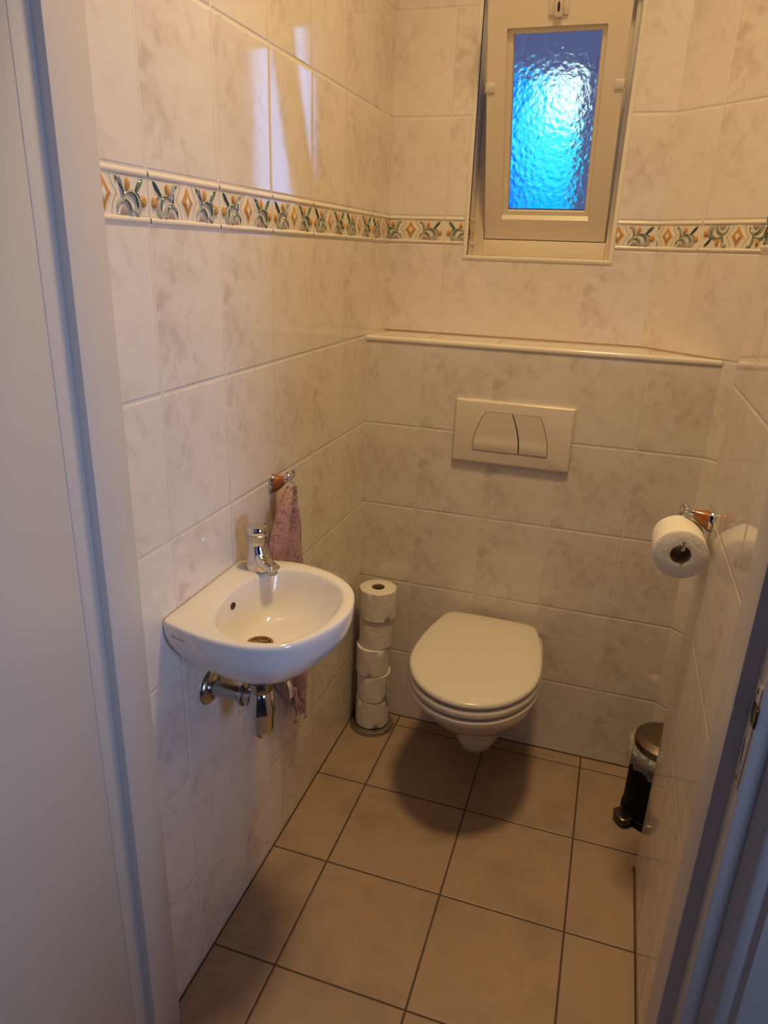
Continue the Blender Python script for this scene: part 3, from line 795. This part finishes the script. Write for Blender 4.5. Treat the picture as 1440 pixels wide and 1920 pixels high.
for k in range(26):
    f = k/25
    y0, z0 = (-.690 + .085*f, .575 - .13*f) if k < 14 else (-.612 + .085*(f-.5)*2*.9, .448 - .09*(f-.5)*2)
    l = .020 + .014*rnd.random(); hem.append((.0405, y0, z0 + .0095))
    m.tube(spline([(.040, y0, z0 + .01), (.041 + .006*rnd.random(), y0 + .004*(rnd.random()-.5), z0 - l*.5), (.040, y0 + .010*(rnd.random()-.5), z0 - l)], 4), .0011, 5)
m.tube(hem, .0016, 6)
tag(m.build('fringe', M_towel, tw, sharp=0), kind=None)
m = MB(); hem = []
for k in range(14):
    l = .022 + .012*rnd.random(); z0 = .555 - .055*k/13; hem.append((.0422, -.505, z0))
    m.tube(spline([(.042, -.505, z0), (.046, -.494 - .002*k/13, z0 - l*.4), (.044, -.488 + .006*rnd.random(), z0 - l)], 4), .0012, 5)
m.tube(hem, .0018, 6)
m.build('side_fringe', M_towel, tw, sharp=0)
m = MB(); m.tube(spline([(.042, -.592, .46), (.044, -.595, .42), (.044, -.592, .385), (.043, -.594, .362)], 6), [.0035]*10 + [.003]*5 + [.0055]*4, 8)
m.build('cord', M_towel, tw, sharp=0)

# ------------------------------------------------------------------ toilet
TCX = .433
wc = thing('toilet', 'cream wall-hung toilet with its lid closed under the flush plate', 'toilet', (TCX, 0, .08))
def dshape(w, yf, yb, wb, z, n=72, p=2.0, ym=None):
    """D outline: rounded front at yf, width w at ym, corner width wb at the back yb"""
    ym = yb + (yf - yb)*.48 if ym is None else ym
    pts = []
    nf = n*2//3
    for i in range(nf+1):
        t = PI*i/nf
        pts.append((TCX - w*math.cos(t)*1.0, ym + (yf-ym)*math.sin(t)**(2/p) if p != 2 else ym + (yf-ym)*math.sin(t), z))
    nb = n//6
    for i in range(1, nb+1):                            # right side back to the rear corner
        f = i/nb; pts.append((TCX + w + (wb-w)*(f**1.9), ym + (yb-ym)*f, z))
    for i in range(1, 4): pts.append((TCX + wb - 2*wb*i/4, yb, z))
    for i in range(0, nb):
        f = 1 - i/nb; pts.append((TCX - w - (wb-w)*(f**1.9), ym + (yb-ym)*f, z))
    return pts
def soft(P, k=2):
    for _ in range(k):
        n = len(P); P = [tuple((P[i-1][j] + 2*P[i][j] + P[(i+1) % n][j])/4 for j in range(3)) for i in range(n)]
    return P
def inset(P, d):
    n = len(P); out = []
    for i in range(n):
        a, b = Vector(P[i-1]), Vector(P[(i+1) % n]); t = (b-a); t.z = 0; t.normalize(); q = Vector((-t.y, t.x, 0))
        out.append(tuple(Vector(P[i]) + q*d))
    return out
LID = soft(dshape(.1765, -.499, -.030, .131, 0, ym=-.285), 1)
def lid_ring(d, z): return [(x, y, z) for x, y, _ in inset(LID, d)]
ZL = .452
ZB = ZL - .0500
def shrink(k, z):
    return [(TCX + (x-TCX)*k, -.25 + (y+.25)*k, z) for x, y, _ in lid_ring(.009, 0)]
m = MB(); m.loops([lid_ring(.012, ZL-.016), lid_ring(.004, ZL-.0158), lid_ring(.0008, ZL-.0135), lid_ring(0, ZL-.009), lid_ring(.003, ZL-.0025), lid_ring(.009, ZL), shrink(.8, ZL+.0012), shrink(.5, ZL+.0018), shrink(.2, ZL+.002)], True, True)
lid = m.build('lid', M_seat, wc, sharp=50)
m = MB(); m.lathe([(0, .0004), (.0012, .0003), (.0014, 0)], Matrix.Translation((.372, -.327, ZL+.0022)), 10, False, False); m.build('speck', M_gap, lid)
m = MB()
SEAT = soft(dshape(.1770, -.5005, -.055, .130, 0, ym=-.286), 1)
def sr(d, z): return [(x, y, z) for x, y, _ in inset(SEAT, d)]
m.loops([sr(.03, ZL-.0440), sr(.006, ZL-.0440), sr(.0008, ZL-.0410), sr(0, ZL-.034), sr(.001, ZL-.0255), sr(.006, ZL-.0215), sr(.03, ZL-.0210)], True, True)
m.build('seat', M_seat, wc, sharp=50)
for sx in (-1, 1):
    m = MB(); m.tube([(TCX + sx*.062, -.052, ZL-.022), (TCX + sx*.095, -.052, ZL-.022)], .011, 20); m.box((TCX + sx*.066, -.064, ZB), (TCX + sx*.091, -.040, ZL-.022), .002)
    m.build('hinge', M_seat, wc, sharp=40)
def brow(z, w, yf, wb, ym): return soft(dshape(w, yf, .001, wb, z, ym=ym), 1)
brs = [brow(.060, .032, -.158, .038, -.10), brow(.064, .048, -.178, .050, -.10), brow(.078, .060, -.198, .060, -.105), brow(.108, .070, -.214, .071, -.11), brow(.150, .077, -.224, .080, -.115), brow(.183, .081, -.229, .085, -.12),
       brow(.187, .087, -.238, .092, -.125), brow(.200, .100, -.268, .104, -.14), brow(.226, .119, -.316, .120, -.17), brow(.260, .137, -.368, .132, -.20), brow(.300, .1510, -.414, .141, -.23), brow(.340, .1640, -.455, .147, -.26), brow(.368, .1705, -.4800, .150, -.275), brow(ZB-.012, .1772, -.4995, .152, -.285), brow(ZB-.004, .1776, -.5005, .152, -.285), brow(ZB-.001, .1755, -.4975, .150, -.285), brow(ZB, .1700, -.490, .150, -.285)]
m = MB(); m.loops(brs, True, True)
m.build('bowl', M_bowl, wc, sharp=60)

# ------------------------------------------------------------------ flush plate
fp = thing('flush_plate', 'cream rectangular dual-button flush plate on the tiles above the toilet', 'flush plate', (.436, -.001, .92))
def plate_ring(d, y): 
    x0, x1, z0, z1 = .272, .6003, .9208, 1.0995
    pts = []
    for cx, cz, a0 in ((x1-.006, z1-.006, 0), (x0+.006, z1-.006, PI/2), (x0+.006, z0+.006, PI), (x1-.006, z0+.006, 1.5*PI)):
        for k in range(5):
            a = a0 + PI/2*k/4; pts.append((cx + (.006-d)*math.cos(a), y, cz + (.006-d)*math.sin(a)))
    return pts
m = MB(); m.loops([plate_ring(0, .0008), plate_ring(0, -.008), plate_ring(.0015, -.0112), plate_ring(.004, -.0125), plate_ring(.0059, -.0130)], False, True)
m.build('cover', M_plate, fp, sharp=40)
def btn_poly(L, Rr, zt, zb, n=12):
    """L, Rr: side curves x(f), f 0 at top .. 1 at bottom"""
    left = [(L(f/n), zt + (zb-zt)*f/n) for f in range(n+1)]; right = [(Rr(f/n), zt + (zb-zt)*f/n) for f in range(n+1)]
    return left + right[::-1]
cl = lambda f: .3604 - .032*(1-(1-f)**2)**.9 if f < 1 else .3284
cm = lambda f: .4329 + .0262*(1-(1-f)**2)
cr = lambda f: .5083 + .0297*(1-(1-f)**2)
zt, zb = 1.0697, .9590
def poly_in(P, d):
    cx = sum(p[0] for p in P)/len(P); cz = sum(p[1] for p in P)/len(P); out = []
    n = len(P)
    for i in range(n):
        v = Vector((P[i][0]-cx, P[i][1]-cz)); out.append((cx + v.x*(1 - d/abs(v.length)), cz + v.y*(1 - d/abs(v.length))))
    return out
whole = btn_poly(cl, cr, zt, zb)
m = MB(); m.b.faces.new([m.b.verts.new((x, -.01320, z)) for x, z in poly_in(whole, -.0008)]); m.build('button_gap', M_gap, fp)
for nm, P in (('flush_button', btn_poly(cl, lambda f: cm(f) - .0009, zt, zb)), ('flush_button', btn_poly(lambda f: cm(f) + .0009, cr, zt, zb))):
    P = poly_in(P, .0009)
    n = len(P)//2
    zl = zb + .004
    m = MB()
    def yb(x, z, base): # lower lip rises outwards then turns in
        f = (z - zb)/(zt - zb); return base - .0022*math.exp(-((f-.17)/.12)**2)
    m.loops([[(x, -.0130, z) for x, z in P], [(x, -.0142, z) for x, z in P], [(x, yb(x, z, -.0146), z) for x, z in poly_in(P, .0008)]], False, False)
    Q = poly_in(P, .0008); cx = sum(p[0] for p in Q)/len(Q)
    # face as strips between the two side curves
    lft, rgt = Q[:n], Q[n:][::-1]
    R = []
    for (xa, za), (xb, zb_) in zip(lft, rgt): R.append([m.b.verts.new((xa + (xb-xa)*k/10, yb(0, za, -.0146) - .0012*math.sin(PI*k/10)*math.exp(-(((za-zb)/(zt-zb)-.16)/.12)**2), za)) for k in range(11)])
    for a, b in zip(R, R[1:]):
        for k in range(10): m.face([a[k], a[k+1], b[k+1], b[k]], smooth=True)
    m.build(nm, M_plate, fp, sharp=45)

# ------------------------------------------------------------------ stand with spare rolls
SX, SY = .0765, -.0745
stand = thing('toilet_roll_stand', 'steel floor stand holding five spare toilet rolls in the corner', 'toilet roll stand', (SX, SY, 0))
M0 = Matrix.Translation((SX, SY, 0))
m = MB(); m.lathe([(.070, .0), (.0715, .003), (.0715, .007), (.069, .011), (.060, .0135), (.02, .0145), (0, .0145)], M0, 56, True, False); m.build('base', M_steel, stand, sharp=40)
m = MB(); m.tube([(SX, SY, .012), (SX, SY, .503)], .006, 16); m.build('pole', M_steel, stand, sharp=40)
m = MB(); m.lathe([(.006, .491), (.0115, .495), (.0125, .501), (.0105, .506), (.004, .5085), (0, .509)], M0, 24, True, False); m.build('knob', M_darksteel, stand, sharp=40)
def roll_mesh(R, r, h, seed, M, wob=.0008, tail=True):
    rd = random.Random(seed); n = 64; ph = [rd.random()*6 for _ in range(4)]
    def rr(t, k): return R + wob*(math.sin(2*t+ph[0]) + .7*math.sin(3*t+ph[1]+k*1.3) + .5*math.sin(7*t+ph[2]+k*2))
    prof = [(r, 0), ('o', -.004, 0), ('o', 0, .0025), ('o', 0, h*.25), ('o', 0, h*.5), ('o', 0, h*.75), ('o', 0, h-.0025), ('o', -.004, h), (r, h), (r, 0)]
    rings = []
    for k, p in enumerate(prof):
        ring_ = []
        for i in range(n):
            t = 2*PI*i/n
            rad = p[0] if p[0] != 'o' else rr(t, k) + p[1]
            ring_.append(M @ Vector((rad*math.cos(t), rad*math.sin(t), p[-1])))
        rings.append(ring_)
    b = MB(); b.loops(rings)
    return b
def tube_mesh(r, h, M):
    b = MB(); b.lathe([(r+.0002, .001), (r+.0002, h-.001), (r-.0012, h-.001), (r-.0012, .001), (r+.0002, .001)], M, 40, False, False); return b
zr = .0146
offs = [(.000, .000, .0528, .100), (.0015, .001, .0535, .097), (-.003, -.002, .0530, .097), (.003, .003, .0520, .098), (.0055, .0025, .0560, .098)]
labs = ['white toilet roll at the bottom of the spare stack, resting on the steel base',
        'second toilet roll from the bottom of the spare stack in the corner',
        'middle toilet roll of the spare stack, third from the floor',
        'fourth toilet roll of the spare stack, just under the top one',
        'topmost toilet roll of the spare stack, its open core facing up']
for k, (dx, dy, R, h) in enumerate(offs):
    rt = thing('toilet_roll', labs[k], 'toilet roll', (SX + dx, SY + dy, zr), 'spare toilet rolls on the corner stand')
    M = Matrix.Translation((SX + dx, SY + dy, zr)) @ Matrix.Rotation(random.random()*6, 4, 'Z')
    roll_mesh(R, .0205, h, k, M).build('paper', M_paper, rt, sharp=50)
    tube_mesh(.0204, h, M).build('core', M_tube, rt, sharp=50)
    b = MB()                                            # loose end of the paper, a slightly lifted sheet edge
    a0 = (2.9, .05, 3.3, 3.0, 3.6)[k]; n = 10
    for sgn in (0, .0007):
        b.loops([[(SX + dx + (R + .0009 + .0035*(i/n)**2 + sgn)*math.cos(a0 - .5*i/n), SY + dy + (R + .0009 + .0035*(i/n)**2 + sgn)*math.sin(a0 - .5*i/n), z + .002*math.sin(i*.9 + z*40)) for i in range(n+1)] for z in (zr + .003, zr + h*.33, zr + h*.66, zr + h - .003)], closed=False)
    b.build('loose_sheet', M_paper, rt, sharp=0)
    zr += h + .0004

# ------------------------------------------------------------------ paper holder on the right wall
GY, GZ = -.480, .993
ph = thing('toilet_paper_holder', 'amber and chrome toilet paper holder on the right tiled wall', 'toilet paper holder', (NX, GY, GZ))
def cone2(x, dz, ry, rz): return [(NX - x, GY + ry*math.cos(2*PI*i/32), GZ + dz + rz*math.sin(2*PI*i/32)) for i in range(32)]
m = MB(); m.loops([cone2(.0003, 0, .0195, .0232), cone2(.006, 0, .0192, .0228), cone2(.009, .0004, .0178, .0210)], True, True); m.build('rosette', M_chrome, ph, sharp=40)
m = MB(); m.loops([cone2(.0085, .0004, .0174, .0205), cone2(.014, .0018, .0164, .0186), cone2(.021, .0042, .0144, .0158), cone2(.028, .0070, .0116, .0124), cone2(.034, .0096, .0088, .0092), cone2(.038, .0114, .0066, .0068)], True, True); m.build('cone', M_amber, ph, sharp=50)
RCX, RCZ, RY0, RY1 = .8535, .941, -.560, -.462      # hanging roll: axis along y
m = MB(); m.loops([cone2(.036, .011, .0072, .0074), cone2(.040, .012, .0058, .006), cone2(.046, .013, .0034, .0034)], True, True)
m.tube([(NX - .044, GY + .004, GZ + .013), (NX - .050, GY + .010, GZ + .0135)], .0034, 12)
m.build('neck', M_chrome, ph, sharp=40)
m = MB()
ZROD = RCZ + .0150
path = spline([(.8610, GY + .012, GZ + .0165), (.8560, GY + .022, GZ + .022), (.8535, GY + .028, GZ + .0170)], 5) + spline([(.8535, GY + .030, GZ + .010), (.8530, GY + .032, .975), (.8530, GY + .032, ZROD + .008), (.8535, GY + .028, ZROD + .001), (.8540, GY + .018, ZROD), (.8545, -.520, ZROD), (.8545, RY0 - .006, ZROD), (.8547, RY0 - .0105, ZROD + .004), (.8549, RY0 - .0115, ZROD + .019)], 6)
m.tube(path, .0036, 14)
m.lathe([(0, -.0062), (.0036, -.005), (.0058, -.002), (.0062, 0), (.0058, .002), (.0036, .005), (0, .0062)], Matrix.Translation((.8615, GY + .008, GZ + .0135)), 20, False, False)
m.build('roll_arm', M_chrome, ph, sharp=40)
hr = thing('toilet_roll', 'half-turned toilet roll hanging on the amber holder on the right wall', 'toilet roll', (RCX, RY0, RCZ))
hr['label'] = 'single toilet roll hanging from the amber and chrome wall holder'
M = frame((RCX, RY0, RCZ), (0, 1, 0))
roll_mesh(.0505, .0200, RY1 - RY0, 21, M, .0004).build('paper', M_paper, hr, sharp=50)
tube_mesh(.0199, RY1 - RY0, M).build('core', M_tube, hr, sharp=50)

# ------------------------------------------------------------------ pedal bin
QX, QY = .9575, -.186
bn = thing('pedal_bin', 'small black pedal bin with steel lid in the niche behind the right wall edge', 'trash can', (QX, QY, 0))
bn['label'] = 'small black pedal bin with a brownish steel lid, half hidden by the wall edge'
M0 = Matrix.Translation((QX, QY, 0))
m = MB(); m.lathe([(.086, 0), (.0865, .004), (.0865, .022), (.083, .024), (.0825, .205), (.080, .210)], M0, 56); m.build('body', M_black, bn, sharp=30)
m = MB(); m.lathe([(.0770, .206), (.0800, .228), (.0800, .236)], M0, 56); m.build('inner_rim', M_blackplastic, bn, sharp=30)
m = MB(); m.lathe([(.0815, .237), (.0835, .238), (.0835, .249), (.0828, .252)], M0, 56); m.build('lid_band', M_darksteel, bn, sharp=30)
m = MB(); m.lathe([(.0828, .2515), (.0815, .256), (.066, .264), (.060, .2665), (.035, .2695), (0, .2705)], M0, 56, True, False); m.build('lid', plain('brown_steel', col(.26, .20, .145), .33, 1., var=.15, scale=50), bn, sharp=14)
pd = Vector((-.80, -.60, 0)).normalized(); pn = Vector((-pd.y, pd.x, 0))
def ped(d, w, z): 
    c = Vector((QX, QY, z)) + pd*d; return c
def pedring(z, grow=0.):
    pts = []
    for i in range(28):
        t = 2*PI*i/28; cu, su = math.cos(t), math.sin(t)
        c = Vector((QX, QY, z)) + pd*(.100 + (.024+grow)*math.copysign(abs(cu)**.6, cu)) + pn*((.025+grow)*math.copysign(abs(su)**.6, su)); pts.append(c)
    return pts
m = MB(); m.loops([pedring(.006, -.006), pedring(.010, -.003), pedring(.026, 0), pedring(.030, -.001)], True, True); pdl = m.build('pedal', M_blackplastic, bn, sharp=40)
m = MB(); m.loops([pedring(.0295, .0012), pedring(.033, .0012), pedring(.035, -.0015), pedring(.0355, -.006)], True, True); m.build('pedal_cap', M_darksteel, pdl, sharp=40)
lin = thing('bin_liner', 'crumpled clear plastic bag sticking out under the lid of the pedal bin', 'bin bag', (QX, QY, .17))
rd = random.Random(5); n = 96
prof = [(.0818, .236), (.090, .234), (.0965, .226), (.0975, .214), (.0945, .200), (.0905, .186), (.0880, .176)]
rings = []
for k, (r, z) in enumerate(prof):
    a = min(1, k/2)
    rings.append([(QX + (r + a*.0035*math.sin(9*2*PI*i/n + k*.8) + a*.0022*math.sin(23*2*PI*i/n + k*1.7))*math.cos(2*PI*i/n), QY + (r + a*.0035*math.sin(9*2*PI*i/n + k*.8) + a*.0022*math.sin(23*2*PI*i/n + k*1.7))*math.sin(2*PI*i/n), z + a*.006*math.sin(5*2*PI*i/n + 1) + a*.004*math.sin(13*2*PI*i/n)) for i in range(n)])
m = MB(); m.loops(rings); m.build('plastic_film', M_bag, lin, sharp=0)
for p in lin.children[0].data.polygons: p.use_smooth = True

# ------------------------------------------------------------------ light
def lamp(name, kind, loc, energy, color, **k):
    l = bpy.data.lights.new(name, kind); l.energy = energy; l.color = color
    for a, v in k.items(): setattr(l, a, v)
    o = bpy.data.objects.new(name, l); C.objects.link(o); o.location = loc; return o
lamp('ceiling_lamp', 'AREA', (.60, -.76, 3.0), 12.2, (1, .695, .335), shape='DISK', size=.28, spread=math.radians(118))
o = lamp('hall_daylight', 'AREA', (2.34, -2.12, 1.25), 4.6, (.45, .60, 1.02), shape='RECTANGLE', size=.75, size_y=.9, spread=math.radians(62))
o.rotation_euler = (PI/2, 0, PI/2 - math.radians(24))

w = bpy.data.worlds.new('dusk_sky'); bpy.context.scene.world = w; w.use_nodes = True
nt = w.node_tree; N = nt.nodes; bg = N['Background']
tc = N.new('ShaderNodeTexCoord')
def vdot(v):
    d = N.new('ShaderNodeVectorMath'); d.operation = 'DOT_PRODUCT'; nt.links.new(tc.outputs['Generated'], d.inputs[0]); d.inputs[1].default_value = Vector(v).normalized(); return d.outputs['Value']
def mrange(x, a, b, lo, hi):
    r = N.new('ShaderNodeMapRange'); r.interpolation_type = 'SMOOTHSTEP'; nt.links.new(x, r.inputs[0])
    for i, v in zip((1, 2, 3, 4), (a, b, lo, hi)): r.inputs[i].default_value = v
    return r.outputs[0]
def mixc(f, a, b):
    mx = N.new('ShaderNodeMix'); mx.data_type = 'RGBA'; nt.links.new(f, mx.inputs[0])
    for k, v in ((6, a), (7, b)):
        if isinstance(v, tuple): mx.inputs[k].default_value = v
        else: nt.links.new(v, mx.inputs[k])
    return mx.outputs[2]
sx = N.new('ShaderNodeSeparateXYZ'); nt.links.new(tc.outputs['Generated'], sx.inputs[0])
def div(a, b):
    d = N.new('ShaderNodeMath'); d.operation = 'DIVIDE'; nt.links.new(a, d.inputs[0]); nt.links.new(b, d.inputs[1]); return d.outputs[0]
az = div(sx.outputs[0], sx.outputs[1])
c = mixc(mrange(vdot((-.12, 1, .08)), .955, .985, 0, 1), (.15, .20, .48, 1), (.0, .17, 1.05, 1))          # deep blue evening sky
c = mixc(mrange(az, -.172, -.128, 0, 1), c, mixc(mrange(vdot((-.11, 1, .12)), .96, .99, 0, 1), (.15, .20, .48, 1), (.0, .56, 1.35, 1)))
c = mixc(mrange(vdot((-.098, 1, .150)), .9962, .9996, 0, 1), c, (.05, 1.05, 1.5, 1))
c = mixc(mrange(vdot((-.092, 1, .185)), .9990, .99993, 0, 1), c, (1.2, 1.6, 1.6, 1))                     # brightest spot
c = mixc(mrange(vdot((.48, 1, .14)), .985, .998, 0, 1), c, (1.2, 2.4, 5., 1))
nt.links.new(c, bg.inputs[0]); bg.inputs[1].default_value = 1.

# ------------------------------------------------------------------ camera
cd = bpy.data.cameras.new('camera'); cam = bpy.data.objects.new('camera', cd); C.objects.link(cam)
r_ = Vector((.95031418, .3094163, .03412504)); u_ = Vector((-.1375597, .319072, .93769419)); f_ = Vector((-.27924952, .89579831, -.34578186))
Mx = Matrix((r_, u_, -f_)).transposed().to_4x4(); Mx.translation = (.6775, -1.9511, 1.4788)
cam.matrix_world = Mx
cd.sensor_fit = 'VERTICAL'; cd.sensor_height = 36; cd.sensor_width = 27; cd.lens = 1326.97/1920*36; cd.clip_start = .01
sc = bpy.context.scene; sc.camera = cam
sc.view_settings.view_transform = 'Standard'; sc.view_settings.look = 'None'; sc.view_settings.gamma = 1.; sc.view_settings.exposure = 0.
sc.view_settings.use_curve_mapping = False
sc.cycles.max_bounces = 10; sc.cycles.transmission_bounces = 8; sc.cycles.transparent_max_bounces = 12
sc.cycles.use_denoising = True; sc.cycles.caustics_reflective = False; sc.cycles.caustics_refractive = False
sc.cycles.sample_clamp_indirect = 4.
